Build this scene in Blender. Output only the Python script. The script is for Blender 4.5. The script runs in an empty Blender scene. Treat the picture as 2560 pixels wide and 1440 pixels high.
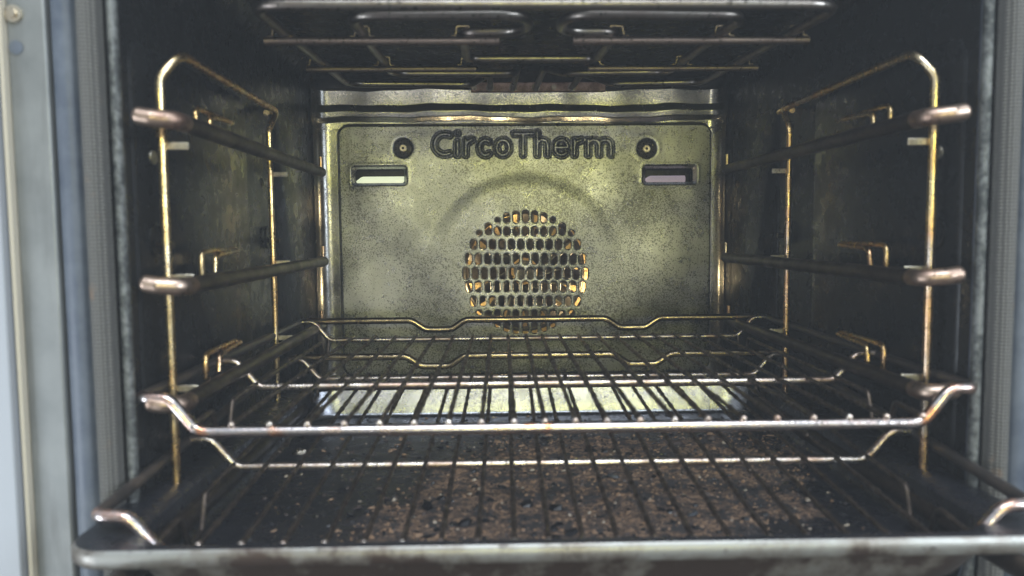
import bpy, bmesh, math, random
import numpy as np
from mathutils import Vector, Matrix
random.seed(7); rng = np.random.default_rng(7)
S = bpy.context.scene; C = S.collection
PI = math.pi

# ------------------------------------------------------------------ camera
# oven frame: x = 0 oven centre, y = 0 door opening plane (inwards +), z = 0 eye height + BASE
FPX = 1900.0            # focal length in pixels of the 2560 px wide photograph
CD = .416               # camera stands this far in front of the opening
CXO = -.039             # and a little left of the oven's centre line
BASE = 1.0
def ray(px, py):
    a = (px - 1280) / FPX; b = -(py - 720) / FPX
    return co.rotation_quaternion @ Vector((a, b, -1))
def W(x, d, z): return Vector((x, d - CD, z + BASE))     # d = distance from the camera plane
cam = bpy.data.cameras.new('camera'); co = bpy.data.objects.new('camera', cam); C.objects.link(co)
cam.sensor_width = 36; cam.lens = FPX / 2560 * 36; cam.clip_start = .01; cam.clip_end = 60
co.location = (CXO, -CD, BASE)
yaw = math.atan(58 / FPX); pitch = math.atan(141 / FPX); roll = .0095
fwd = Vector((math.sin(yaw) * math.cos(pitch), math.cos(yaw) * math.cos(pitch), -math.sin(pitch)))
q = fwd.to_track_quat('-Z', 'Y')
co.rotation_mode = 'QUATERNION'
co.rotation_quaternion = q @ Matrix.Rotation(-roll, 4, 'Z').to_quaternion()
cam.dof.use_dof = True; cam.dof.focus_distance = .86; cam.dof.aperture_fstop = 7.5
S.camera = co

# ------------------------------------------------------------------ world and lamps
wd = bpy.data.worlds.new('World'); S.world = wd; wd.use_nodes = True
nt = wd.node_tree; nt.nodes.clear()
def wn(t, **k):
    n = nt.nodes.new(t)
    for a, v in k.items(): setattr(n, a, v)
    return n
tc = wn('ShaderNodeTexCoord'); sp = wn('ShaderNodeSeparateXYZ'); nt.links.new(tc.outputs['Generated'], sp.inputs[0])
rp = wn('ShaderNodeValToRGB'); mr = wn('ShaderNodeMapRange'); mr.inputs[1].default_value = -1; mr.inputs[2].default_value = 1
nt.links.new(sp.outputs[2], mr.inputs[0]); nt.links.new(mr.outputs[0], rp.inputs[0])
e = rp.color_ramp.elements
e[0].position = 0; e[0].color = (.10, .095, .09, 1); e[1].position = 1; e[1].color = (.62, .70, .80, 1)
for p, c in ((.46, (.20, .20, .19)), (.54, (.30, .31, .27)), (.64, (.50, .54, .58))):
    x = e.new(p); x.color = (*c, 1)
bg = wn('ShaderNodeBackground'); bg.inputs[1].default_value = .75
wo = wn('ShaderNodeOutputWorld'); nt.links.new(rp.outputs[0], bg.inputs[0]); nt.links.new(bg.outputs[0], wo.inputs[0])
def area(name, loc, aim, sx, sy, power, col):
    l = bpy.data.lights.new(name, 'AREA'); l.shape = 'RECTANGLE'; l.size = sx; l.size_y = sy; l.energy = power; l.color = col
    o = bpy.data.objects.new(name, l); C.objects.link(o); o.location = loc
    o.rotation_euler = (Vector(aim) - Vector(loc)).to_track_quat('-Z', 'Y').to_euler()
    return o
area('garden_window_light', (.16, -2.3, BASE + .29), (.05, .3, BASE), .75, .15, 5.8, (1, .98, .18))
area('window_light', (.05, -2.4, BASE + .07), (0, .3, BASE), 1.0, .18, 3.5, (1, .96, 1))
area('sky_light', (.1, -1.3, BASE + 1.7), (0, .0, BASE - .1), 1.5, .9, 34, (.84, .91, 1))
area('left_frame_fill', (-.95, -.55, BASE - .35), (-.30, 0, BASE - .2), .3, .6, 5, (.82, .90, 1))  # unseen lamp added close by for a brightness gradient on the left frame
area('left_wall_fill', (1.3, -1.2, BASE + .35), (-.24, .15, BASE), .7, .7, 15, (.80, .89, 1))  # unseen lamp added to lift the dark left wall
S.view_settings.view_transform = 'Standard'; S.view_settings.look = 'None'
S.view_settings.exposure = .42; S.view_settings.gamma = 1; S.view_settings.use_curve_mapping = False
S.render.engine = 'CYCLES'; S.cycles.max_bounces = 8; S.cycles.glossy_bounces = 5

# ------------------------------------------------------------------ materials
def newmat(name):
    m = bpy.data.materials.new(name); m.use_nodes = True
    t = m.node_tree; b = t.nodes['Principled BSDF']; return m, t, b
def noise(t, scale, detail=4, rough=.6, vec=None, dist=0):
    n = t.nodes.new('ShaderNodeTexNoise'); n.inputs['Scale'].default_value = scale
    n.inputs['Detail'].default_value = detail; n.inputs['Roughness'].default_value = rough; n.inputs['Distortion'].default_value = dist
    if vec is not None: t.links.new(vec, n.inputs['Vector'])
    return n
def ramp(t, fac, stops):
    r = t.nodes.new('ShaderNodeValToRGB'); t.links.new(fac, r.inputs[0]); e = r.color_ramp.elements
    while len(e) < len(stops): e.new(.5)
    for k, (p, c) in enumerate(stops):
        e[k].position = p; e[k].color = (*c, 1) if len(c) == 3 else c
    return r
def mix(t, fac, a, b, mode='MIX'):
    n = t.nodes.new('ShaderNodeMix'); n.data_type = 'RGBA'; n.blend_type = mode
    for s, v in ((0, fac), (6, a), (7, b)):
        if hasattr(v, 'links') or hasattr(v, 'is_linked'): t.links.new(v, n.inputs[s])
        elif isinstance(v, (int, float)): n.inputs[s].default_value = v
        else: n.inputs[s].default_value = (*v, 1)
    return n.outputs[2]
def objvec(t, scale=(1, 1, 1)):
    c = t.nodes.new('ShaderNodeTexCoord'); g = t.nodes.new('ShaderNodeNewGeometry'); m = t.nodes.new('ShaderNodeMapping')
    m.inputs['Scale'].default_value = scale; t.links.new(g.outputs['Position'], m.inputs[0]); return m.outputs[0]
def bump(t, b, h, strength, dist=.001):
    n = t.nodes.new('ShaderNodeBump'); n.inputs['Strength'].default_value = strength; n.inputs['Distance'].default_value = dist
    t.links.new(h, n.inputs['Height']); t.links.new(n.outputs[0], b.inputs['Normal']); return n
def math_(t, op, a, b=None, clamp=False):
    n = t.nodes.new('ShaderNodeMath'); n.operation = op; n.use_clamp = clamp
    for k, v in ((0, a), (1, b)):
        if v is None: continue
        if hasattr(v, 'is_linked'): t.links.new(v, n.inputs[k])
        else: n.inputs[k].default_value = v
    return n.outputs[0]
def W3(v): return (v, v, v)

def enamel(name, base, r0, r1, sc=14, speck=.5):
    m, t, b = newmat(name); v = objvec(t)
    n1 = noise(t, sc, 5, .65, v); n2 = noise(t, 420, 3, .6, v); n3 = noise(t, 60, 5, .7, v)
    c = ramp(t, n1.outputs[0], [(.3, base), (.75, tuple(min(1, x * 1.35 + .002) for x in base))])
    sp_ = ramp(t, n2.outputs[0], [(.69, W3(0)), (.76, W3(speck))])
    col = mix(t, sp_.outputs[0], c.outputs[0], (.10, .095, .085))
    t.links.new(col, b.inputs['Base Color'])
    r = ramp(t, n3.outputs[0], [(.35, W3(r0)), (.7, W3(r1))]); t.links.new(r.outputs[0], b.inputs['Roughness'])
    bump(t, b, n3.outputs[0], .25, .0006); b.inputs['Specular IOR Level'].default_value = .24; return m
def steel(name, clean, stain, r0=.22, r1=.5, sc=90, lo=.42, hi=.62, metallic=1., bumpy=.4, ssc=None, tint=False):
    m, t, b = newmat(name); v = objvec(t)
    n1 = noise(t, sc, 5, .65, v); n2 = noise(t, ssc or sc * 9, 3, .6, v)
    f = ramp(t, n1.outputs[0], [(lo, W3(0)), (hi, W3(1))])
    f2 = ramp(t, n2.outputs[0], [(.58, W3(0)), (.68, W3(.85))])
    c = mix(t, f.outputs[0], clean, stain)
    if tint:     # heat tints change along the wire: silver, straw, orange, brown, grey blue
        n4 = noise(t, 13, 3, .6, v); tr = ramp(t, n4.outputs[0], [(.30, (.70, .66, .58)), (.40, (.88, .70, .38)), (.50, (.92, .60, .24)), (.58, (.70, .42, .24)), (.66, (.55, .48, .42)), (.74, (.42, .44, .50))])
        c = mix(t, .75, c, tr.outputs[0])
    c = mix(t, f2.outputs[0], c, (.03, .025, .02))
    t.links.new(c, b.inputs['Base Color']); b.inputs['Metallic'].default_value = metallic
    r = ramp(t, n1.outputs[0], [(.3, W3(r0)), (.7, W3(r1))]); t.links.new(r.outputs[0], b.inputs['Roughness'])
    bump(t, b, n2.outputs[0], bumpy, .0004); return m
M = {}
M['enamel'] = enamel('black_enamel', (.010, .0105, .011), .20, .42)
M['ceiling'] = enamel('sooty_enamel', (.012, .012, .012), .25, .55, 10)
M['rail'] = steel('shaded_brown_steel', (.085, .065, .055), (.045, .036, .032), .28, .5, 40, .40, .65, .9, .4)  # rail lengths painted dark for the dark walls they reflect
M['rail_end'] = steel('lit_tinted_rail_end', (.56, .43, .34), (.32, .21, .16), .30, .48, 50, .42, .66, 1, .3)  # tinted copy of the rail steel, painted brighter where bends face the light
M['wire'] = steel('gold_tinted_wire', (.92, .70, .36), (.60, .38, .20), .18, .38, 70, .42, .62, 1, .3, None, True)
M['grid'] = steel('grimy_rack_wire', (.16, .125, .10), (.07, .055, .046), .3, .55, 120, .38, .6, .9, .8)
M['bar'] = steel('stained_cross_bar', (.74, .67, .60), (.46, .33, .26), .2, .42, 60, .42, .62, 1, .5)
def rack_mat():
    m, t, b = newmat('chrome_front_shaded_sides'); tc_ = t.nodes.new('ShaderNodeTexCoord'); v = tc_.outputs['Object']
    n1 = noise(t, 60, 5, .65, v); n2 = noise(t, 420, 3, .6, v); n3 = noise(t, 24, 5, .6, v)
    sx = t.nodes.new('ShaderNodeSeparateXYZ'); t.links.new(v, sx.inputs[0])
    f = ramp(t, n1.outputs[0], [(.45, W3(0)), (.66, W3(1))]); rs = ramp(t, n3.outputs[0], [(.60, W3(0)), (.64, W3(.8))]); f2 = ramp(t, n2.outputs[0], [(.62, W3(0)), (.70, W3(.8))])
    c = mix(t, f.outputs[0], (.66, .61, .60), (.54, .41, .35)); c = mix(t, rs.outputs[0], c, (.75, .30, .12)); c = mix(t, f2.outputs[0], c, (.05, .04, .035))
    # the back wire is yellowed, the two side wires painted dark for the walls they reflect
    yb = math_(t, 'GREATER_THAN', sx.outputs[1], .2); c = mix(t, yb, c, mix(t, f.outputs[0], (.58, .47, .29), (.22, .17, .11)))
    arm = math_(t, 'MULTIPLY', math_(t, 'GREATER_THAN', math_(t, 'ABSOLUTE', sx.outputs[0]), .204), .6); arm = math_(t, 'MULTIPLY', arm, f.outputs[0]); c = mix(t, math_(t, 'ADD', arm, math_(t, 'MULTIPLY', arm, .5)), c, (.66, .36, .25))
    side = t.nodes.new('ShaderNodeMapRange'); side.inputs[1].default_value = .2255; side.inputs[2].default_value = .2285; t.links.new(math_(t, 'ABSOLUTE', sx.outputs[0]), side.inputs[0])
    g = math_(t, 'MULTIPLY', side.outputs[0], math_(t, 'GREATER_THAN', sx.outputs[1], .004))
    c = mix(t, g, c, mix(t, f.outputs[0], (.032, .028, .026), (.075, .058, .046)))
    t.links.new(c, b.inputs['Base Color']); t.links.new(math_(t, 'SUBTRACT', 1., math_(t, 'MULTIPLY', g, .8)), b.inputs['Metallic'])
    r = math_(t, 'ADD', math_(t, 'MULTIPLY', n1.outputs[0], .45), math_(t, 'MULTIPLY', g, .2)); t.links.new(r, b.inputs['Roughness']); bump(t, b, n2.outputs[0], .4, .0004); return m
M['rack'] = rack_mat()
M['element'] = steel('element_tube', (.27, .25, .225), (.17, .14, .125), .26, .42, 30, .4, .7, 1, .2)
M['rod'] = steel('brown_support_rod', (.34, .27, .22), (.24, .19, .16), .3, .5, 50, .4, .7, 1, .3)
M['screw'] = steel('screw_metal', (.75, .68, .55), (.5, .42, .32), .25, .4)
M['spot'] = steel('bare_metal_spot', (.70, .66, .55), (.45, .4, .33), .35, .5)
M['rust'] = steel('rusty_plate', (.42, .30, .26), (.25, .17, .15), .4, .6, 120)
M['trim'] = smooth_paint = newmat('brushed_trim')[0]
def trim_mat(m):
    t = m.node_tree; b = t.nodes['Principled BSDF']; v = objvec(t); n = noise(t, 14, 5, .6, v)
    c = ramp(t, n.outputs[0], [(.35, (.15, .16, .16)), (.65, (.25, .26, .255))]); vs = objvec(t, (90, 90, 9)); n5 = noise(t, 1, 5, .7, vs); n6 = noise(t, 120, 5, .75, v)
    sm_ = ramp(t, n5.outputs[0], [(.50, W3(0)), (.66, W3(.45))]); dots = ramp(t, n6.outputs[0], [(.68, W3(0)), (.74, W3(.5))])
    cc = mix(t, sm_.outputs[0], c.outputs[0], (.11, .11, .105)); t.links.new(mix(t, dots.outputs[0], cc, (.36, .35, .31)), b.inputs['Base Color']); b.inputs['Metallic'].default_value = .4; b.inputs['Roughness'].default_value = .45
trim_mat(M['trim']); M['panel'] = newmat('pale_grey_panel')[0]; M['panel'].node_tree.nodes['Principled BSDF'].inputs['Base Color'].default_value = (.33, .35, .38, 1); M['panel'].node_tree.nodes['Principled BSDF'].inputs['Roughness'].default_value = .45
M['pale'] = newmat('pale_cabinet_edge')[0]; b_ = M['pale'].node_tree.nodes['Principled BSDF']; b_.inputs['Base Color'].default_value = (.55, .50, .40, 1); b_.inputs['Roughness'].default_value = .5
def frame_mat():
    m, t, b = newmat('slate_blue_enamel'); v = objvec(t)
    n = noise(t, 25, 6, .7, v); n2 = noise(t, 260, 5, .75, v)
    c = ramp(t, n.outputs[0], [(.35, (.055, .07, .10)), (.65, (.12, .14, .17))])
    k = ramp(t, n2.outputs[0], [(.66, W3(0)), (.74, W3(.8))])
    k2 = ramp(t, n.outputs[0], [(.55, W3(0)), (.66, W3(1))])
    f = math_(t, 'MULTIPLY', k.outputs[0], k2.outputs[0])
    t.links.new(mix(t, f, c.outputs[0], (.38, .37, .33)), b.inputs['Base Color'])
    r = ramp(t, n.outputs[0], [(.3, W3(.38)), (.7, W3(.6))]); t.links.new(r.outputs[0], b.inputs['Roughness']); bump(t, b, n2.outputs[0], .3, .0005); return m
M['frame'] = frame_mat()
def gasket_mat():
    m, t, b = newmat('woven_gasket'); v = objvec(t)
    w = t.nodes.new('ShaderNodeTexWave'); w.wave_type = 'BANDS'; w.bands_direction = 'Z'; w.inputs['Scale'].default_value = 160; w.inputs['Distortion'].default_value = .6; t.links.new(v, w.inputs[0])
    w2 = t.nodes.new('ShaderNodeTexWave'); w2.wave_type = 'BANDS'; w2.bands_direction = 'X'; w2.inputs['Scale'].default_value = 190; w2.inputs['Distortion'].default_value = .6; t.links.new(v, w2.inputs[0])
    h = math_(t, 'MULTIPLY', w.outputs[1], w2.outputs[1]); n = noise(t, 40, 4, .6, v)
    c = ramp(t, h, [(0, (.07, .07, .066)), (.7, (.20, .195, .18))]); k = ramp(t, n.outputs[0], [(.62, W3(0)), (.72, W3(.5))])
    t.links.new(mix(t, k.outputs[0], c.outputs[0], (.30, .18, .10)), b.inputs['Base Color']); b.inputs['Roughness'].default_value = .75
    bump(t, b, h, .9, .0008); return m
M['gasket'] = gasket_mat()
def edge_mat():
    m, t, b = newmat('chipped_cavity_edge'); v = objvec(t)
    n = noise(t, 260, 5, .75, v); n1 = noise(t, 30, 4, .6, v)
    f = math_(t, 'ADD', math_(t, 'MULTIPLY', n1.outputs[0], .5), math_(t, 'MULTIPLY', n.outputs[0], .5))
    c = ramp(t, f, [(.45, (.05, .055, .055)), (.57, (.20, .21, .205))]); t.links.new(c.outputs[0], b.inputs['Base Color'])
    b.inputs['Metallic'].default_value = .5; b.inputs['Roughness'].default_value = .5; bump(t, b, n.outputs[0], .8, .001); return m
M['edge'] = edge_mat()
def plate_mat(name, bright=(.46, .465, .455), r0=.24, r1=.37, t0=.476, t1=.522):
    m, t, b = newmat(name); v = objvec(t)
    big = noise(t, 9, 4, .55, v); mid = noise(t, 70, 6, .7, v); fine = noise(t, 620, 3, .65, v, .6); sp2 = noise(t, 190, 4, .7, v)
    huge = noise(t, 5.5, 5, .6, v, 1.2); base = ramp(t, big.outputs[0], [(.33, tuple(x * .62 for x in bright)), (.6, bright)])
    # vertical grease runs and smoky patches
    vs = objvec(t, (60, 60, 5)); st = noise(t, 1, 4, .6, vs); run = ramp(t, st.outputs[0], [(.58, W3(0)), (.72, W3(.45))]); pat = ramp(t, huge.outputs[0], [(.44, W3(0)), (.60, W3(.7))])
    base = type('o', (), {'outputs': [mix(t, run.outputs[0], mix(t, pat.outputs[0], base.outputs[0], tuple(x * .42 for x in bright)), tuple(x * .4 for x in bright))]})
    # burnt-on specks: denser where the soot is heavier
    th = math_(t, 'ADD', math_(t, 'MULTIPLY', fine.outputs[0], .66), math_(t, 'ADD', math_(t, 'MULTIPLY', mid.outputs[0], .18), math_(t, 'MULTIPLY', big.outputs[0], .22)))
    f = ramp(t, th, [(t0, W3(.85)), (t1, W3(0))])
    c = mix(t, f.outputs[0], base.outputs[0], (.055, .055, .052))
    f2 = ramp(t, sp2.outputs[0], [(.30, W3(.9)), (.36, W3(0))]); c = mix(t, f2.outputs[0], c, (.04, .04, .038))
    t.links.new(c, b.inputs['Base Color']); b.inputs['Metallic'].default_value = .9
    r = ramp(t, mid.outputs[0], [(.3, W3(r0)), (.7, W3(r1))]); t.links.new(r.outputs[0], b.inputs['Roughness'])
    bump(t, b, fine.outputs[0], .25, .0004); return m
M['plate'] = plate_mat('sooty_speckled_steel')
M['back'] = plate_mat('speckled_rear_steel', bright=(.56, .55, .52), r0=.14, r1=.30, t0=.475, t1=.515)
def plain(name, col, rough, metal=0, emit=None, es=0, alpha=None):
    m, t, b = newmat(name); b.inputs['Base Color'].default_value = (*col, 1); b.inputs['Roughness'].default_value = rough; b.inputs['Metallic'].default_value = metal
    if emit: b.inputs['Emission Color'].default_value = (*emit, 1); b.inputs['Emission Strength'].default_value = es
    return m
M['lamp'] = plain('lit_lamp_glass', (.7, .7, .65), .2, 0, (.84, .92, .62), .62)
M['lamp2'] = plain('dim_lamp_glass', (.5, .45, .5), .2, 0, (.55, .45, .58), .25)
M['fan'] = steel('fan_blade_metal', (.20, .18, .15), (.10, .09, .08), .35, .5, 40)
M['amber'] = steel('heat_tinted_chamber', (.85, .62, .28), (.55, .36, .15), .4, .55, 60, .45, .7, .5, .2, 220)
def tray_mat():
    m, t, b = newmat('burnt_tray_enamel'); v = objvec(t)
    n = noise(t, 22, 6, .7, v); f = noise(t, 330, 6, .75, v); g = noise(t, 900, 3, .7, v); k = noise(t, 60, 5, .7, v)
    sx = t.nodes.new('ShaderNodeSeparateXYZ'); t.links.new(v, sx.inputs[0])
    # crust patch: an ellipse in the floor of the tray, broken up by noise
    dx = math_(t, 'DIVIDE', math_(t, 'SUBTRACT', sx.outputs[0], math_(t, 'ADD', math_(t, 'MULTIPLY', sx.outputs[1], .42), .004)), .140)
    dy = math_(t, 'DIVIDE', math_(t, 'SUBTRACT', sx.outputs[1], .075), .145)
    d = math_(t, 'SQRT', math_(t, 'ADD', math_(t, 'POWER', math_(t, 'ABSOLUTE', dx), 2.6), math_(t, 'POWER', math_(t, 'ABSOLUTE', dy), 2.6)))
    d = math_(t, 'ADD', d, math_(t, 'MULTIPLY', math_(t, 'SUBTRACT', n.outputs[0], .5), 1.5))
    mask = ramp(t, d, [(.86, W3(1)), (.98, W3(0))])
    zc = ramp(t, sx.outputs[2], [(0, W3(1)), (1, W3(1))])
    floor_ = math_(t, 'LESS_THAN', sx.outputs[2], BASE - .160)
    mk = math_(t, 'MULTIPLY', mask.outputs[0], floor_)
    crust = ramp(t, f.outputs[0], [(.36, (.012, .010, .010)), (.44, (.12, .08, .058)), (.54, (.31, .195, .12)), (.67, (.58, .39, .25))])
    crust2 = ramp(t, k.outputs[0], [(.44, W3(1)), (.55, W3(0))]); cr = mix(t, crust2.outputs[0], crust.outputs[0], (.05, .045, .045))
    blk = ramp(t, g.outputs[0], [(.60, (.012, .013, .017)), (.74, (.045, .045, .05))])
    t.links.new(mix(t, mk, blk.outputs[0], cr), b.inputs['Base Color'])
    rr = ramp(t, k.outputs[0], [(.35, W3(.20)), (.65, W3(.40))])
    t.links.new(mix(t, mk, rr.outputs[0], W3(.75)), b.inputs['Roughness'])
    hh = math_(t, 'ADD', math_(t, 'MULTIPLY', f.outputs[0], math_(t, 'ADD', mk, .12)), math_(t, 'MULTIPLY', k.outputs[0], .15))
    bump(t, b, hh, .9, .003); return m
M['tray'] = tray_mat()
def trayrim_mat():
    m, t, b = newmat('stained_tray_rim'); v = objvec(t); n = noise(t, 38, 5, .6, v); n2 = noise(t, 160, 4, .7, v)
    tcn = t.nodes.new('ShaderNodeTexCoord'); sz = t.nodes.new('ShaderNodeSeparateXYZ'); t.links.new(tcn.outputs['Object'], sz.inputs[0])
    low = t.nodes.new('ShaderNodeMapRange'); low.inputs[1].default_value = -.003; low.inputs[2].default_value = -.012; low.inputs[3].default_value = -.10; low.inputs[4].default_value = .08; t.links.new(sz.outputs[2], low.inputs[0])
    nn = math_(t, 'ADD', n.outputs[0], low.outputs[0])
    c = ramp(t, nn, [(.33, (.34, .34, .32)), (.47, (.22, .20, .175)), (.57, (.08, .056, .046))])
    k = ramp(t, n2.outputs[0], [(.6, W3(0)), (.7, W3(.6))]); t.links.new(mix(t, k.outputs[0], c.outputs[0], (.05, .04, .035)), b.inputs['Base Color'])
    b.inputs['Metallic'].default_value = .7; b.inputs['Roughness'].default_value = .42; bump(t, b, n2.outputs[0], .2, .0005); return m
M['rim'] = trayrim_mat()
M['rear_wall_tray'] = plate_mat('sheen_tray_steel', bright=(.70, .73, .80), r0=.2, r1=.32, t0=.40, t1=.46)  # pale metal on the tray's rear wall stands in for its bright reflection

# ------------------------------------------------------------------ mesh helpers
def mesh_obj(name, verts, faces, mat, parent=None, smooth=True, mats=None, fmat=None):
    me = bpy.data.meshes.new(name); me.from_pydata([tuple(v) for v in verts], [], faces)
    for mm in (mats or [mat]): me.materials.append(mm)
    if fmat is not None: me.polygons.foreach_set('material_index', fmat)
    if smooth: me.polygons.foreach_set('use_smooth', [True] * len(me.polygons))
    me.update(); o = bpy.data.objects.new(name, me); C.objects.link(o)
    if parent: o.parent = parent
    return o
def thing(name, label, cat, loc=(0, 0, 0), group=None):
    o = bpy.data.objects.new(name, None); C.objects.link(o); o.location = loc; o.empty_display_size = .02
    o['label'] = label; o['category'] = cat
    if group: o['group'] = group
    return o
def fillet(pts, r, n=6, closed=False):
    """Round the corners of a polyline; r is one radius or one per vertex."""
    P = [Vector(p) for p in pts]; out = []; N = len(P)
    for i in range(N):
        if not closed and i in (0, N - 1): out.append(P[i]); continue
        a, b, c = P[i - 1], P[i], P[(i + 1) % N]; rr = r[i] if isinstance(r, (list, tuple)) else r
        u = (a - b); v = (c - b); lu, lv = u.length, v.length; u.normalize(); v.normalize()
        ang = u.angle(v)
        if ang > PI - .02 or rr <= 0: out.append(b); continue
        t = min(rr / math.tan(ang / 2), lu * .48, lv * .48); p0 = b + u * t; p1 = b + v * t
        for k in range(n + 1):
            s = k / n; out.append(p0 * (1 - s) ** 2 + b * 2 * s * (1 - s) + p1 * s * s)
    return out
def resample(P, step):
    out = [P[0]]
    for a, b in zip(P, P[1:]):
        L = (b - a).length; n = max(1, int(L / step))
        for k in range(1, n + 1): out.append(a.lerp(b, k / n))
    return out
class MB:
    def __init__(s): s.v = []; s.f = []
    def tube(s, pts, r, fil=0, seg=12, closed=False, cap=True, rough=0, step=None, ball=0, flat=1.):
        P = fillet(pts, fil, closed=closed) if fil else [Vector(p) for p in pts]
        if step: P = resample(P + ([P[0]] if closed else []), step); P = P[:-1] if closed else P
        N = len(P); base = len(s.v); up = None
        for i in range(N):
            a = P[i - 1] if (i > 0 or closed) else P[i]; c = P[(i + 1) % N] if (i < N - 1 or closed) else P[i]
            t = (c - a).normalized()
            if up is None:
                up = Vector((0, 0, 1)) if abs(t.z) < .9 else Vector((0, 1, 0))
            up = (up - t * up.dot(t)).normalized(); w = t.cross(up)
            rr = r[i] if isinstance(r, list) else r
            if rough:
                rr *= 1 + rough * (random.random() ** 3)
            for k in range(seg):
                an = 2 * PI * k / seg; s.v.append(P[i] + up * math.cos(an) * rr * flat + w * math.sin(an) * rr)
        for i in range(N if closed else N - 1):
            for k in range(seg):
                a = base + i * seg + k; b = base + i * seg + (k + 1) % seg; c = base + ((i + 1) % N) * seg + (k + 1) % seg; d = base + ((i + 1) % N) * seg + k
                s.f.append((a, b, c, d))
        if not closed and cap:
            s.f.append(tuple(base + k for k in reversed(range(seg)))); s.f.append(tuple(base + (N - 1) * seg + k for k in range(seg)))
        return s
    def ball(s, c, r, seg=10, rings=6, sc=(1, 1, 1)):
        base = len(s.v); c = Vector(c)
        for i in range(rings + 1):
            th = PI * i / rings
            for k in range(seg):
                an = 2 * PI * k / seg; s.v.append(c + Vector((r * sc[0] * math.sin(th) * math.cos(an), r * sc[1] * math.sin(th) * math.sin(an), r * sc[2] * math.cos(th))))
        for i in range(rings):
            for k in range(seg):
                s.f.append((base + i * seg + k, base + (i + 1) * seg + k, base + (i + 1) * seg + (k + 1) % seg, base + i * seg + (k + 1) % seg))
        return s
    def box(s, lo, hi, bev=0):
        lo = Vector(lo); hi = Vector(hi); b = len(s.v)
        for z in (lo.z, hi.z):
            for x, y in ((lo.x, lo.y), (hi.x, lo.y), (hi.x, hi.y), (lo.x, hi.y)): s.v.append(Vector((x, y, z)))
        for f in ((3, 2, 1, 0), (4, 5, 6, 7), (0, 1, 5, 4), (1, 2, 6, 5), (2, 3, 7, 6), (3, 0, 4, 7)): s.f.append(tuple(b + k for k in f))
        return s
    def disc(s, c, axis, r, th, seg=24, inner=0):
        """short cylinder (or ring) whose axis is x ('x') or y ('y')"""
        base = len(s.v); c = Vector(c)
        prof = [(inner, -th / 2), (r, -th / 2), (r, th / 2), (inner, th / 2)]
        for k in range(seg):
            a = 2 * PI * k / seg
            for rr, h in prof:
                u, v = rr * math.cos(a), rr * math.sin(a)
                s.v.append(c + (Vector((h, u, v)) if axis == 'x' else Vector((u, h, v)) if axis == 'y' else Vector((u, v, h))))
        for k in range(seg):
            for j in range(4 if inner else 3):
                a = base + k * 4 + j; b = base + k * 4 + (j + 1) % 4; c2 = base + ((k + 1) % seg) * 4 + (j + 1) % 4; d = base + ((k + 1) % seg) * 4 + j
                s.f.append((a, b, c2, d))
        return s
    def build(s, name, mat, parent=None, smooth=True, bevel=0):
        o = mesh_obj(name, s.v, s.f, mat, parent, smooth)
        bm = bmesh.new(); bm.from_mesh(o.data); bmesh.ops.recalc_face_normals(bm, faces=bm.faces); bm.to_mesh(o.data); bm.free()
        if bevel:
            m = o.modifiers.new('bevel', 'BEVEL'); m.width = bevel; m.segments = 2; m.limit_method = 'ANGLE'
        if smooth:
            o.data.set_sharp_from_angle(angle=math.radians(50))
        return o
def rrect(hx0, hx1, z0, z1, r, n=8):
    """rounded rectangle outline in (x, z), counter clockwise"""
    out = []
    for cx, cz, a0 in ((hx1 - r, z1 - r, 0), (hx0 + r, z1 - r, 90), (hx0 + r, z0 + r, 180), (hx1 - r, z0 + r, 270)):
        for k in range(n + 1):
            a = math.radians(a0 + 90 * k / n); out.append((cx + r * math.cos(a), cz + r * math.sin(a)))
    return out
def loft(rings, name, mat, parent, close_last=False, flip=False):
    v = []; f = []; n = len(rings[0])
    for rg in rings: v += rg
    for i in range(len(rings) - 1):
        for k in range(n):
            q_ = (i * n + k, i * n + (k + 1) % n, (i + 1) * n + (k + 1) % n, (i + 1) * n + k)
            f.append(q_[::-1] if flip else q_)
    if close_last: f.append(tuple((len(rings) - 1) * n + k for k in range(n)))
    return mesh_obj(name, v, f, mat, parent)

# ------------------------------------------------------------------ the oven
HW = .240; ZF = -.222; ZT = .186; DF = .416; DB = .905
oven = thing('oven', 'open built-in oven with black enamel cavity, fan cover and grill element', 'oven', (0, 0, BASE - .23))
def P_(o): # children are modelled in world space: cancel the parent's offset
    o.matrix_parent_inverse = Matrix.Translation(-Vector(oven.location)); return o
def ring(x, z0, z1, r, d, n=8): return [W(a, d, b) for a, b in rrect(-x, x, z0, z1, r, n)]
rings = [ring(HW, ZF, ZT, .022, DF)]
for d in np.linspace(DF + .02, DB - .03, 12): rings.append(ring(HW, ZF, ZT, .022, float(d)))
for k in range(1, 9):
    a = PI / 2 * k / 8; i = .018 * (1 - math.cos(a)); rings.append(ring(HW - i, ZF + i, ZT - i, .022, DB - .018 + .018 * math.sin(a)))
P_(loft(rings, 'cavity_wall', M['enamel'], oven, flip=True))
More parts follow.
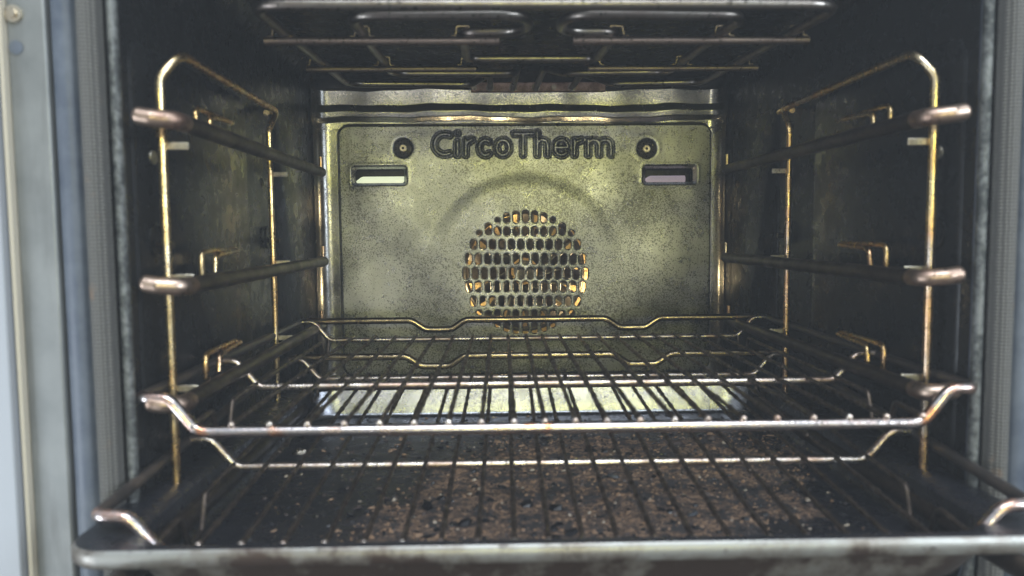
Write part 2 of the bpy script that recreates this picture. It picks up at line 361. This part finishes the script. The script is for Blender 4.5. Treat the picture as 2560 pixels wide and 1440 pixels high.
# ribbed rear wall, ring around the fan cover; profile in (z, depth) kept for the top band
def rear_wall():
    xs = np.concatenate([-.2385 + .0165 * (1 - np.cos(np.linspace(0, PI / 2, 14)[:-1])) * 1.0, np.linspace(-.222, .222, 110), (.2385 - .0165 * (1 - np.cos(np.linspace(0, PI / 2, 14)[:-1])))[::-1]]); zs = np.concatenate([np.linspace(.168, .120, 70), np.linspace(.119, -.204, 40)])
    v = []; f = []
    def prof(z, x):
        wob = .0018 * math.sin(x * 48 + z * 60) + .0016 * math.sin(x * 17) + .0008 * math.sin(x * 131)
        pts = [(.175, .905), (.1675, .9005), (.1660, .8990), (.1645, .8982), (.1478, .9002), (.1465, .8995), (.1405, .8966), (.1392, .8964), (.1335, .8972), (.132, .8990), (.129, .903), (.1, .904), (-.3, .904)]
        for (z1, d1), (z2, d2) in zip(pts, pts[1:]):
            if z2 <= z + wob * .5 <= z1: return d2 + (d1 - d2) * (z + wob * .5 - z2) / (z1 - z2)
        return .904
    for z in zs:
        for x in xs:
            ax = abs(x); cv = .0165 - math.sqrt(max(0, .0165 ** 2 - max(0, ax - .222) ** 2)); v.append(W(x, prof(z, x) - cv + .001 * math.sin(x * 90 + 1) * (1 if z > .12 else 0) * .4, z))
    nx = len(xs)
    for i in range(len(zs) - 1):
        for k in range(nx - 1):
            zc = (zs[i] + zs[i + 1]) / 2
            if abs(xs[k]) < .2 and -.15 < zc < .112: continue
            f.append((i * nx + k, (i + 1) * nx + k, (i + 1) * nx + k + 1, i * nx + k + 1))
    return P_(mesh_obj('rear_wall', v, f, M['back'], oven))
rear_wall()
# pressed side panels
for s in (-1, 1):
    for d0, d1, zt in ((.440, .645, .112), (.725, .86, .118)):
        out = fillet([(d0, -.21, 0), (d1, -.21, 0), (d1, zt, 0), (d0, zt, 0)], .016, closed=True)
        v = []; n = len(out); cy = (d0 + d1) / 2; cz = (zt - .21) / 2
        for ins, h in ((0, -.0005), (.0015, .0012), (.003, .0018)):
            for p in out:
                y = p.x + (cy - p.x) * ins / .1; z = p.y + (cz - p.y) * ins / .16
                v.append(W(s * (HW - h), y, z))
        f = [(i * n + k, i * n + (k + 1) % n, (i + 1) * n + (k + 1) % n, (i + 1) * n + k) for i in range(2) for k in range(n)]
        f.append(tuple(2 * n + k for k in range(n)))
        P_(mesh_obj('side_panel', v, f, M['enamel'], oven))
    for d in (.463, .695):
        b = MB().disc(W(s * (HW - .0022), d, -.003), 'x', .0105, .0022, 28, .0088); bo = P_(b.build('mounting_boss', M['enamel'], oven))
        MB().tube([W(s * HW, d + .001, -.006), W(s * (HW - .012), d + .001, -.006)], .0022, seg=10).build('pin', M['rail'], bo)
        b = MB().disc(W(s * (HW - .0025), d, .046), 'x', .0042, .0015, 20); P_(b.build('bare_spot', M['spot'], oven))
# front edge, gasket and frame around the opening
def strip_loft(prof, name, mat, rr=.03, flip=False):
    rg = []
    for off, d in prof:
        rg.append([W(a, d, b) for a, b in rrect(-HW - off, HW + off, ZF - off, ZT + off, max(.02, rr + off), 14)])
    return P_(loft(rg, name, mat, oven, flip=flip))
strip_loft([(-.0005, .428), (-.0058, .4200), (-.0062, .4172), (-.0045, .4150), (-.002, .4150), (-.0008, .4168), (-.0005, .428)], 'cavity_edge', M['edge'], .026)
strip_loft([(.0006, .426)] + [(.0070 - .0060 * math.cos(PI * k / 12), .417 - .0105 * math.sin(PI * k / 12)) for k in range(13)] + [(.0134, .426)], 'door_gasket', M['gasket'], .026)
strip_loft([(-.001, .4285), (.0008, .4225), (.0135, .4205), (.016, .4155), (.0175, .4138), (.0258, .4132), (.0266, .4150), (.0266, .430)], 'front_frame', M['frame'], .026)
for s in (-1, 1):
    t = MB().box(W(min(s * .2682, s * .2880), .4118, -.30), W(max(s * .2682, s * .2880), .43, .26)); tp = P_(t.build('side_trim', M['trim'], oven, bevel=.0012))
    b = MB().disc(W(s * .2835, .4115, .1150), 'y', .0044, .0025, 24); b.disc(W(s * .2835, .410, .1150), 'y', .0022, .002, 6)
    b.build('screw', M['screw'], tp)
    MB().disc(W(s * .2835, .4118, .098), 'y', .0036, .0010, 24).build('shadow_disc', M['frame'], tp)  # slate disc put in for a faint shadow on the trim
# grill element under the ceiling; z follows its slight droop towards the door
def ez(d): return .1315 + (d - .452) * .038
def E(x, d, dz=0): return W(x, d, ez(d) + dz)
el = MB()
el.tube([W(-.035, .9, .1655), W(-.035, .80, .163), E(-.055, .752), E(-.1716, .745), E(-.1743, .452), E(.1706, .452), E(.1690, .742), E(.085, .752), W(.0597, .80, .163), W(.0597, .9, .1655)], .0034, [0, .008, .012, .022, .02, .02, .022, .012, .008, 0], seg=14)
P_(el.build('outer_grill_element', M['element'], oven))
el = MB()
el.tube([W(-.0084, .9, .1655), W(-.0084, .76, .160), E(-.014, .69), E(-.122, .688), E(-.122, .478), E(-.012, .474), E(-.012, .522), E(-.0545, .524), E(-.0545, .62), E(.0495, .62),
         E(.0495, .524), E(.010, .522), E(.010, .474), E(.122, .478), E(.122, .684), E(.032, .69), W(.018, .76, .160), W(.018, .9, .1655)], .0034, [0, .01, .014, .02, .016, .022, .022, .012, .012, .012, .012, .022, .022, .016, .02, .02, .01, 0], seg=14)
P_(el.build('inner_grill_element', M['element'], oven))
for (xa, xb, d) in ((-.187, -.030, .5245), (.020, .1815, .5245), (-.1845, -.0473, .633), (.0444, .185, .633)):
    r = P_(MB().tube([E(xa, d, -.0056), E(xb, d, -.0056)], .0030 if d < .6 else .0025, seg=12).build('support_rod', M['rod'], oven))
    for xt in ((-.177, -.122, -.0545) if xa < 0 else (.173, .122, .0495)):
        if xa < xt < xb:
            MB().tube([E(xt - .008, d, -.0025), E(xt - .005, d, -.0025), E(xt - .0042, d, .004), E(xt + .0042, d, .004), E(xt + .005, d, -.0025), E(xt + .008, d, -.0025)], .0006, .0015, seg=6).build('clip', M['rod'], r)
tp = MB(); tp.box(W(-.057, .8935, .1612), W(.0995, .8965, .1725)); tpo = P_(tp.build('terminal_plate', M['rust'], oven, bevel=.001))
for x in (-.053, -.035, -.0084, .018, .039, .0597):
    MB().disc(W(x, .8925, .1662), 'y', .0048 if x not in (-.053, .039) else .003, .003, 18).build('ferrule', M['element'], tpo)

# ------------------------------------------------------------------ fan cover: a pressed sheet built as a fine height field
DP = .885; SPX = DP / FPX
def src2uv(x, y):       # photo pixel -> even grid units on the cover's plane
    h = ray(x, y); return 1222 + h.x / h.y * FPX, 579 - h.z / h.y * FPX
def Z7(zx, zy): return src2uv(800 + zx / 2.4, 280 + zy / 2.4)
U0, V0 = src2uv(836, 306); U1 = src2uv(1787, 303)[0]; V1 = src2uv(1300, 942)[1]
def plate():
    st = 1.5; us = np.arange(U0, U1 + st, st); vs = np.arange(V0, V1 + st, st); U, V = np.meshgrid(us, vs)
    H = np.zeros_like(U)
    def seg(p, q_):
        px, py = p; qx, qy = q_; dx, dy = qx - px, qy - py; L = dx * dx + dy * dy + 1e-9
        t = np.clip(((U - px) * dx + (V - py) * dy) / L, 0, 1); return np.hypot(U - px - t * dx, V - py - t * dy)
    D = np.full_like(U, 1e9)
    def poly(pts):
        nonlocal D
        pts = [Z7(*p) for p in pts]
        for a, b in zip(pts, pts[1:]): D = np.minimum(D, seg(a, b))
    def arc(cx, cy, rx, ry, a0, a1, n=14): return [(cx + rx * math.cos(math.radians(a0 + (a1 - a0) * k / n)), cy - ry * math.sin(math.radians(a0 + (a1 - a0) * k / n))) for k in range(n + 1)]
    poly(arc(748, 193, 62, 62, 62, 298))
    poly([(824, 180), (824, 256)]); poly([(824, 126), (824.5, 126)])
    poly([(874, 168), (874, 256)]); poly([(874, 200), (886, 178), (912, 166)])
    poly(arc(992, 213, 36, 45, 52, 308)); poly(arc(1098, 213, 38, 45, 0, 360, 22))
    poly([(1166, 130), (1272, 130)]); poly([(1219, 130), (1219, 256)])
    poly([(1304, 122), (1304, 256)]); poly([(1304, 195)] + arc(1335, 195, 31, 28, 150, 0, 8) + [(1366, 256)])
    poly([(1412, 212), (1486, 212)] + arc(1449, 213, 38, 45, 2, 315, 20))
    poly([(1528, 168), (1528, 256)]); poly([(1528, 200), (1540, 178), (1570, 166)])
    poly([(1610, 168), (1610, 256)]); poly([(1610, 195)] + arc(1643, 195, 33, 28, 150, 0, 8) + [(1676, 256)]); poly([(1676, 195)] + arc(1711, 195, 35, 28, 150, 0, 8) + [(1746, 256)])
    def sm(a, b, x): t = np.clip((x - a) / (b - a), 0, 1); return t * t * (3 - 2 * t)
    mm = .001
    H += .6 * mm * (1 - sm(1.5, 4.2, D)); H -= 2.0 * mm * np.exp(-((D - 7.0) / 1.75) ** 2)
    # screw dimples
    for c in ((497, 215), (1963, 218)):
        r = np.hypot(U - Z7(*c)[0], V - Z7(*c)[1]); H -= 5.5 * mm * (1 - sm(9, 27, r)); H += .1 * mm * np.exp(-((r - 32) / 5) ** 2)
    # recessed lamp slots
    hole = np.full_like(U, 1e9)
    def rr(cx, cy, hx, hy, r): qx = np.abs(U - cx) - hx + r; qy = np.abs(V - cy) - hy + r; return np.hypot(np.maximum(qx, 0), np.maximum(qy, 0)) + np.minimum(np.maximum(qx, qy), 0) - r
    for c in ((355, 383), (2101, 377)):
        cx, cy = Z7(*c); s_ = rr(cx, cy, 68, 24, 9); H -= 6 * mm * (1 - sm(-8, 1, s_)); H += .2 * mm * np.exp(-((s_ - 4) / 4) ** 2)
        hole = np.minimum(hole, rr(cx, cy, 60, 17, 6))
    # pressed dish round the fan opening
    cx, cy = Z7(1234, 962); R = np.hypot(U - cx, V - cy); ang = np.arctan2(cy - V, U - cx)
    top = sm(-.1, .95, np.sin(ang))
    H += 1.25 * mm * (1 - sm(211, 256, R)) * (.06 + .94 * top)
    # ventilation holes
    holes = []
    r1 = [(1065, 650, 16, 17), (1120, 637, 19, 31), (1176, 632, 19, 37), (1233, 628, 20, 38), (1288, 630, 19, 36), (1343, 636, 19, 31), (1397, 648, 17, 18)]
    r2 = [(955, 727, 18, 18), (1010, 703, 20, 37)] + [(1066 + 55.3 * k, 717, 20, 28) for k in range(7)] + [(1454, 703, 20, 37), (1510, 727, 18, 18)]
    r3 = [(921 + 56.7 * k, 796, 20, 32) for k in range(12)]; r4 = [(893 + 56.8 * k, 883, 20, 35) for k in range(13)]
    r5 = [(876 + 55.1 * k, 970, 20, 37) for k in range(14)]
    for rw in (r1, r2, r3, r4): holes += rw + [(x, 1932 - y - (0 if y > 700 else 4), a, b) for x, y, a, b in rw]
    holes += r5
    for x, y, a, b in holes:
        hx, hy = Z7(x, y); a_ = a / 2.4 - 1.15; b_ = b / 2.4 - 1.1
        dv = np.maximum(np.abs(V - hy) - (b_ - a_), 0); hole = np.minimum(hole, np.hypot(U - hx, dv) - a_)
    H -= .7 * mm * (1 - sm(-.3, 2.6, hole)) * (np.abs(R) < 190)
    # rounded outer edge
    ccx, ccy = (U0 + U1) / 2, (V0 + V1) / 2; e_ = rr(ccx, ccy, (U1 - U0) / 2, (V1 - V0) / 2, 34)
    H -= 12 * mm * sm(-11, 0, e_) ** 1.5; H += .6 * mm * np.sin(U * .021 + 1) * np.sin(V * .017) * (1 - sm(-90, -15, e_))
    # snap the vertices nearest to a hole onto its outline
    gy, gx = np.gradient(hole, st); near = np.abs(hole) < st * .75; ins = (hole < -st * .45)
    Un = np.where(near, U - gx * hole, U); Vn = np.where(near, V - gy * hole, V)
    X = (Un - 1222) * SPX + CXO; Z = -(Vn - 579) * SPX + BASE; Y = (DP - CD) - H
    ny, nx = U.shape; co_ = np.stack([X, Y, Z], -1).reshape(-1, 3)
    ce = (hole[:-1, :-1] + hole[1:, :-1] + hole[:-1, 1:] + hole[1:, 1:]) / 4; ee = (e_[:-1, :-1] + e_[1:, 1:]) / 2
    keep = (ce > -.1) & (ee < .8); ii, jj = np.nonzero(keep); a = ii * nx + jj
    F = np.stack([a, a + nx, a + nx + 1, a + 1], -1)
    me = bpy.data.meshes.new('fan_cover'); me.vertices.add(len(co_)); me.vertices.foreach_set('co', co_.ravel())
    me.loops.add(F.size); me.loops.foreach_set('vertex_index', F.ravel().astype(np.int32)); me.polygons.add(len(F))
    me.polygons.foreach_set('loop_start', np.arange(0, F.size, 4, dtype=np.int32)); me.polygons.foreach_set('loop_total', np.full(len(F), 4, dtype=np.int32))
    me.update(calc_edges=True); me.validate(); me.polygons.foreach_set('use_smooth', [True] * len(me.polygons)); me.materials.append(M['plate'])
    bm = bmesh.new(); bm.from_mesh(me); bmesh.ops.delete(bm, geom=[v for v in bm.verts if not v.link_faces], context='VERTS'); bm.to_mesh(me); bm.free()
    o = bpy.data.objects.new('fan_cover', me); C.objects.link(o); o.parent = oven
    sol = o.modifiers.new('thickness', 'SOLIDIFY'); sol.thickness = .0014; sol.offset = -1
    return P_(o)
cover = plate()
def PZ(zx, zy, back=0):
    u, v = Z7(zx, zy); return Vector(((u - 1222) * SPX + CXO, DP - CD + back, -(v - 579) * SPX + BASE))
for c in ((497, 215), (1963, 218)):
    p = PZ(*c, .0035); s_ = MB().disc(p, 'y', .0041, .0035, 28); so = s_.build('screw', M['screw'], oven, bevel=.0006); so.parent = cover; 
    MB().disc(p + Vector((0, -.0017, 0)), 'y', .0017, .0006, 6).build('screw_socket', M['enamel'], cover)
for c, mt in (((355, 383), 'lamp'), ((2101, 377), 'lamp2')):
    p = PZ(*c); sx = 290 / 2.4 * SPX / 2
    # lamp: glass bar in the lower part of a dark housing
    g = MB(); g.tube([p + Vector((-sx + .002, .016, -.0085)), p + Vector((-sx + .008, .013, -.0045)), p + Vector(((sx + .004) if mt == 'lamp' else sx - .008, .013, -.0045))], .0046, .003, seg=16)
    P_(g.build('lamp_glass', M[mt], oven))
    h = MB().box(p + Vector((-sx - .006, .022, -.02)), p + Vector((sx + .008, .026, .02))); P_(h.build('lamp_housing', M['enamel'], oven))
# chamber, wheel and ring heater behind the holes
fc = PZ(1234, 962); fc.y = 0
ch = MB(); ch.disc(fc + Vector((0, .535, 0)), 'y', .105, .003, 48)
P_(ch.build('fan_chamber', M['amber'], oven))
l = bpy.data.lights.new('chamber_fill', 'POINT'); l.energy = .19; l.color = (1, .78, .42); l.shadow_soft_size = .01  # point lights added to brighten the chamber behind the holes
for dx, dz in ((-.03, .085), (.085, -.02), (-.085, -.03)):
    lo = bpy.data.objects.new('chamber_fill', l); C.objects.link(lo); lo.location = fc + Vector((dx, .497, dz)); lo.parent = oven; P_(lo)
hub = MB(); hub.disc(fc + Vector((0, .502, 0)), 'y', .013, .012, 24); hub.disc(fc + Vector((0, .494, 0)), 'y', .006, .006, 6); wheel = P_(hub.build('fan_hub', M['fan'], oven))
for k in range(15):
    a = 2 * PI * k / 15 + .2; b = MB(); u = Vector((math.cos(a), 0, math.sin(a))); w = Vector((-math.sin(a), 0, math.cos(a)))
    p0 = fc + Vector((0, .497, 0)) + u * .016; p1 = p0 + u * .052; n0 = len(b.v)
    for p, h in ((p0, .007), (p1 + w * .006, .010)):
        for sy, sw in ((-1, -.0012), (1, -.0012), (1, .0012), (-1, .0012)): b.v.append(p + Vector((0, sy * h, 0)) + w * sw + w * (.0085 * sy))
    b.f += [(0, 1, 5, 4), (1, 2, 6, 5), (2, 3, 7, 6), (3, 0, 4, 7), (0, 3, 2, 1), (4, 5, 6, 7)]
    b.build('fan_blade', M['fan'], wheel)
rh = MB()
for rad, yy in ((.080, .500), (.072, .515)): rh.tube([fc + Vector((rad * math.cos(a), yy, rad * math.sin(a))) for a in np.linspace(0, 2 * PI, 49)[:-1]], .0032, closed=True, seg=8)
P_(rh.build('ring_heater', M['fan'], oven))

# ------------------------------------------------------------------ ladder supports hooked to the side walls
LEV = (.062, -.0287, -.0948)
def support(s, label):
    t = thing('shelf_support', label, 'shelf support', W(s * .225, .56, -.18), 'side ladder supports')
    Q = lambda o: (setattr(o, 'matrix_parent_inverse', Matrix.Translation(-Vector(t.location))), o)[1]
    X = s * .2262
    w = MB(); w.tube([W(X, .449, -.185), W(X, .449, .090), W(s * .2170, .456, .1045), W(s * .2170, .660, .1035), W(X, .667, .090), W(X, .667, -.185)], .0025, [0, .012, .014, .012, .012, 0], seg=12, rough=.12, step=.004)
    Q(w.build('upright_wire', M['wire'], t))
    w = MB(); w.tube([W(X + s * .001, .664, .103), W(s * .236, .70, .112), W(s * .237, .72, .110)], .0024, .01, seg=10); Q(w.build('top_hook', M['wire'], t))
    for li, z in enumerate(LEV):
        rx = .208 if li < 2 else .2115
        r = MB(); fx = s * rx
        r.tube([W(fx, .436, z), W(fx, .786, z)], .0050, seg=16, rough=.03, step=.006)
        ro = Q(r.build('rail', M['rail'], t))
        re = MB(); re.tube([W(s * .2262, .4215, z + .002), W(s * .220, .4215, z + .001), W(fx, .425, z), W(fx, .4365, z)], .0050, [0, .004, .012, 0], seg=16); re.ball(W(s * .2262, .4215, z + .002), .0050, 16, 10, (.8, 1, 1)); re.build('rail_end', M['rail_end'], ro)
        MB().tube([W(fx, .784, z - .001), W(fx, .784, z + .0155)], .0018, seg=8).build('end_pin', M['wire'], ro)
        hb = MB(); d0 = .492; hz = z + .0178; xa = s * .2225; xb = s * .2192
        hb.tube([W(xa, d0, z + .002), W(xa, d0 - .001, hz), W(xa, d0 + .060, hz), W(xb, d0 + .060, hz - .001), W(xb, d0 + .016, hz - .003), W(xb, d0 + .014, z + .004)], .0018, .0070, seg=10, step=.004)
        Q(hb.build('tilt_hoop', M['wire'], t))
        for dv in (.449, .667):
            p = MB(); zz = z - .010 if li == 0 else z + .004
            a = W(min(s * .2125, s * .2262), dv + .003, zz - .0028); b = W(max(s * .2125, s * .2262), dv + .0042, zz + .0016)
            p.box(a, b); Q(p.build('bracket', M['spot'], t, bevel=.0005))
    # the lowest rail is pulled out towards the door
    z = -.1625; fx = s * .2135
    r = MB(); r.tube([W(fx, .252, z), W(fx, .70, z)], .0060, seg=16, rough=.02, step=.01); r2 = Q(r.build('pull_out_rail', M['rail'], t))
    return t
support(-1, 'ladder support with gold tinted wires hooked to the left oven wall')
support(1, 'ladder support with gold tinted wires hooked to the right oven wall')

# ------------------------------------------------------------------ wire shelves
balls = [489.5, 586, 680.5, 773.6, 865, 952, 1037.5, 1122.5, 1204, 1285, 1362, 1437, 1515, 1597, 1682.6, 1765, 1853, 1937, 2027, 2115, 2207, 2296]
GX = [ray(x, 1070).x / ray(x, 1070).y * (.424 - (x - 489) * .008 / 1807) + CXO for x in balls]
def shelf(label, loc, tilt):
    t = thing('wire_shelf', label, 'wire shelf', loc, 'wire shelves on the side rails')
    t.rotation_euler = (tilt, 0, 0)
    D = .345; g = -.0195
    m = MB()
    dip = lambda x: [(x - .027, D, 0), (x - .013, D, -.0095), (x + .013, D, -.0095), (x + .027, D, 0)]
    pts = [(-.2332, 0, 0), (-.217, 0, 0), (-.202, 0, g), (.204, 0, g), (.219, 0, 0), (.2332, 0, 0), (.2325, D, 0)] + dip(.100)[::-1] + dip(-.096)[::-1] + [(-.2325, D, 0)]
    m.tube(pts, .0033, [.006, .011, .013, .013, .011, .006, .010, .014, .011, .011, .014, .014, .011, .011, .014, .010], seg=14, closed=True, rough=.05, step=.005)
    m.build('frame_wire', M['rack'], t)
    for yy, zz, hw in ((.111, g + .002, .2315), (D - .013, g + .002, .2315)):
        b = MB(); b.tube([(-hw, yy, .001), (-.218, yy, .001), (-.203, yy, zz), (.203, yy, zz), (.218, yy, .001), (hw, yy, .001)], .0024, .010, seg=12, rough=.08, step=.004)
        b.build('cross_bar', M['bar'], t)
    for k, x in enumerate(GX):
        w = MB(); z = g + .0042
        if k in (0, len(GX) - 1):
            p = [(x, -.001, z), (x, .028, z + .001), (x, .036, z - .019), (x, .054, z - .019), (x, .062, z), (x, .300, z), (x, .306, z - .017), (x, .326, z - .017), (x, .332, z), (x, D - .006, z)]
            w.tube(p, .0017, .005, seg=8, rough=.12, step=.004)
        else:
            x2 = x * .985 + random.uniform(-.0006, .0006)
            w.tube([(x, -.001, z), (x + random.uniform(-.0006, .0006), .12, z - .0002), (x2, D - .006, z)], .00132, seg=8, rough=.55, step=.0022)
        for _ in range(0 if k in (0, 21) else random.randint(1, 4)):
            yy = random.uniform(.01, D - .02); w.ball((x * (1 - .015 * yy / D) , yy, z - .0004), random.uniform(.0014, .0024), 7, 5, (1, random.uniform(1, 2.2), .9))
        w.build('grid_wire', M['grid'], t)
        MB().ball((x, -.0012, z), .0021 if k not in (0, 21) else .0024, 12, 8).build('wire_end', M['bar'], t)
    return t
S1 = shelf('upper wire shelf level with the cavity opening, its chrome front bar above the tray', W(0, .4170, -.0900), math.radians(.3)); S1.rotation_euler.z = -.017
def dup(o, parent=None):
    c = o.copy(); C.objects.link(c)
    if parent: c.parent = parent
    for ch_ in list(o.children): dup(ch_, c)
    return c
S2 = dup(S1); S2.location = W(-.002, .3675, -.1385); S2.rotation_euler = (math.radians(3.6), 0, -.022)
S2['label'] = 'lower wire shelf lying on the burnt baking tray, pulled out further'

# ------------------------------------------------------------------ baking tray
TR = thing('baking_tray', 'burnt black baking tray with grey stained rim at the bottom of the photo', 'baking tray', W(-.003, .349, -.1475))
TR.rotation_euler = (0, 0, -.012); TR.scale = (1.025, 1, 1)
def tring(hx, y0, y1, z, r, n=10): return [Vector((a, b, z)) for a, b in rrect(-hx, hx, y0, y1, r, n)]
L = .383
trings = [tring(.2335, .0, L, -.0090, .020), tring(.2352, -.0015, L + .001, -.0070, .021), tring(.2352, -.0015, L + .001, -.0018, .021), tring(.2335, .0, L, 0, .020)]
fl = [tring(.2335, .0, L, 0, .020), tring(.228, .004, L - .005, .0006, .02), tring(.212, .006, L - .012, 0, .03), tring(.2095, .0085, L - .0145, -.0022, .03)]
wl = [tring(.2095, .0085, L - .0145, -.0022, .03), tring(.2075, .012, L - .0162, -.014, .03), tring(.205, .0165, L - .0177, -.0232, .032), tring(.2048, .0167, L - .01779, -.0237, .032), tring(.2035, .018, L - .0189, -.0260, .032), tring(.198, .024, L - .026, -.0268, .03)]
o = loft(trings, 'rim', M['rim'], TR); 
o = loft(fl, 'flange', M['tray'], TR)
wv = [p for r in wl for p in r]; n = len(wl[0]); wf = []; wm = []
for i in range(5):
    for k in range(n):
        wf.append((i * n + k, i * n + (k + 1) % n, (i + 1) * n + (k + 1) % n, (i + 1) * n + k))
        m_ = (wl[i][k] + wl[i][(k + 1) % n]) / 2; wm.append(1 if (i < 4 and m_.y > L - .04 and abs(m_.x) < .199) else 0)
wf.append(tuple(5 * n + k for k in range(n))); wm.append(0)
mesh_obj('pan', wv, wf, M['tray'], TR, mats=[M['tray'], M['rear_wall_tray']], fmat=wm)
ow = [tring(.232, .0015, L - .002, -.0089, .019), tring(.219, .0035, L - .006, -.0075, .026), tring(.2108, .0058, L - .0105, -.0125, .03), tring(.2090, .0085, L - .0130, -.0190, .032), tring(.2062, .0130, L - .0160, -.0268, .034), tring(.198, .022, L - .024, -.0292, .03)]
loft(ow, 'outer_wall', M['rim'], TR, close_last=True, flip=True)

# ------------------------------------------------------------------ burnt crumbs and flakes
def shard(V_, F_, c, r, fl_=.5):
    b = len(V_); n = random.randint(5, 7); h = r * fl_ * random.uniform(.4, 1); a0 = random.random() * 6; rs = [r * random.uniform(.55, 1.15) for _ in range(n)]
    tx, ty = random.uniform(-.4, .4), random.uniform(-.4, .4)
    for k in range(n):
        a = a0 + 2 * PI * k / n; x, y = rs[k] * math.cos(a), rs[k] * math.sin(a) * .8
        V_.append((c[0] + x, c[1] + y, c[2] + (tx * x + ty * y) * .5))
    for k in range(n):
        a = a0 + 2 * PI * k / n + .3; x, y = rs[k] * .65 * math.cos(a), rs[k] * .65 * math.sin(a) * .8
        V_.append((c[0] + x, c[1] + y, c[2] + h + (tx * x + ty * y)))
    V_.append((c[0], c[1], c[2] + h * 1.15)); t_ = b + 2 * n
    out = []
    for k in range(n):
        k2 = (k + 1) % n; out += [(b + k, b + k2, b + n + k2, b + n + k), (b + n + k, b + n + k2, t_)]
    F_ += out; return len(out)
cm = [plain('char_black', (.010, .010, .012), .28), plain('toast_brown', (.32, .195, .11), .7), plain('pale_crumb', (.50, .42, .32), .6), plain('char_brown', (.08, .058, .05), .6), plain('tan_crumb', (.34, .22, .135), .7)]
V_, F_, FM = [], [], []
def floor_z(y): return W(0, 0, -.1475).z - .0268 + .0003
for i in range(5200):
    if i < 3900:
        y = random.uniform(-.032, .26); cx_ = .004 + .42 * y; x = cx_ + random.uniform(-1, 1) * .14
        if abs(y - .075) > .16: continue
        mi = random.choices([0, 1, 2, 3, 4], [24, 26, 1.2, 30, 16])[0]; r = random.choice([.0006, .0008, .001, .0013]) * random.uniform(.7, 1.3)
    else:
        x = random.uniform(-.19, .19); y = random.uniform(-.03, .29); mi = random.choices([0, 1, 2, 3, 4], [48, 7, 9, 20, 9])[0]; r = random.choice([.0005, .0007, .0012, .002]) * random.uniform(.6, 1.2)
    k = shard(V_, F_, (x, y, floor_z(y)), r, .7); FM += [mi] * k
for i in range(230):
    y = random.uniform(-.035, .25); x = -.005 + .30 * y + random.uniform(-1, 1) * .175; r = random.uniform(.0018, .0042)
    k = shard(V_, F_, (x, y, floor_z(y)), r, .35); FM += [random.choice([0, 0, 0, 3, 0, 4])] * k
cr = mesh_obj('burnt_crumbs', V_, F_, None, None, smooth=False, mats=cm, fmat=FM)
cr['label'] = 'burnt crumbs and soot grains scattered over the floor of the baking tray'; cr['category'] = 'crumbs'; cr['kind'] = 'stuff'
cr.data.polygons.foreach_set('use_smooth', [False] * len(cr.data.polygons))
# larger charred flakes: (photo x, photo y) turned into places on the tray floor
flk = [(1070, 1270, .006, 0, 'long black char flake near the front left of the brown crust'), (1160, 1312, .006, 0, 'glossy black char lump at the front edge, left of the middle'),
       (1535, 1195, .0055, 5, 'slate grey flake lying flat in the middle of the brown crust'), (1730, 1290, .005, 5, 'grey flake near the tray rim, right of the middle'),
       (1395, 1275, .006, 0, 'black char lump on the crust at the centre front'), (2010, 1230, .009, 0, 'large curled black char piece at the right end of the crust'),
       (740, 1135, .010, 6, 'crumpled shiny foil-like flake at the left rear of the tray'), (1690, 1110, .007, 3, 'brown curled crust flake under the upper shelf bar'),
       (1780, 1100, .007, 3, 'brown crust flake at the rear right of the crust'), (1430, 1335, .005, 0, 'small black nugget touching the front rim'), (1100, 1345, .004, 4, 'tan crumb by the front rim, left of the middle'), (2022, 1253, .003, 2, 'pale crumb on the black enamel at the right of the tray'),(1320,1265,.005,0,'black sliver between two grid wires in the crust')]
cm2 = cm + [plain('slate_flake', (.055, .06, .068), .45), steel('shiny_flake', (.55, .5, .42), (.2, .18, .15), .2, .4, 200)]
for px, py, r, mi, lab in flk:
    u = px - .013 * (py - 579); v = py + .013 * (px - 1222); hit = ray(px, py); kz = -.1743 / hit.z; d = kz * hit.y; x = CXO + kz * hit.x
    Vv, Ff = [], []; n_ = 3 if r > .008 else 1; 
    for q_ in range(n_): shard(Vv, Ff, (random.uniform(-.5, .5) * r * (n_ > 1), random.uniform(-.3, .3) * r * (n_ > 1), 0), r * (1 if n_ == 1 else .6), .55)
    o = mesh_obj('charred_flake', Vv, Ff, cm2[mi], None, smooth=False); o.location = (x, d - CD, floor_z(d - CD) + .0004)
    o['label'] = lab; o['category'] = 'charred flake'; o['group'] = 'larger charred flakes on the baking tray'

# ------------------------------------------------------------------ cabinet sides beside the oven
for s, lab in ((-1, 'pale kitchen cabinet side panel at the far left of the oven'), (1, 'pale kitchen cabinet side panel at the far right of the oven')):
    t = thing('cabinet_panel', lab, 'cabinet panel', W(s * .306, .42, -.30))
    a, b = sorted((s * .2915, s * .314)); bx = MB().box(W(a, .4035, -.34), W(b, .62, .30)); o = bx.build('panel', M['panel'], t, bevel=.001); o.matrix_parent_inverse = Matrix.Translation(-Vector(t.location))
    a, b = sorted((s * .2882, s * .2902)); bx = MB().box(W(a, .408, -.34), W(b, .44, .30)); o = bx.build('edge_strip', M['pale'], t); o.matrix_parent_inverse = Matrix.Translation(-Vector(t.location))

# ------------------------------------------------------------------ thin volume added in and before the oven, lifting blacks like lens veil
hz_ = MB().box((-.62, -.75, BASE - .6), (.62, .60, BASE + .5)); h = hz_.build('veil', None, None, smooth=False)
m = bpy.data.materials.new('veil'); m.use_nodes = True; t = m.node_tree; t.nodes.clear()
pv = t.nodes.new('ShaderNodeVolumePrincipled'); pv.inputs['Density'].default_value = .10; pv.inputs['Color'].default_value = (.86, .92, 1, 1); pv.inputs['Anisotropy'].default_value = .2
o_ = t.nodes.new('ShaderNodeOutputMaterial'); t.links.new(pv.outputs[0], o_.inputs['Volume']); h.data.materials.clear(); h.data.materials.append(m)
h['kind'] = 'stuff'; h['label'] = 'thin pale haze added in and before the open oven to imitate lens glare'; h['category'] = 'veil'
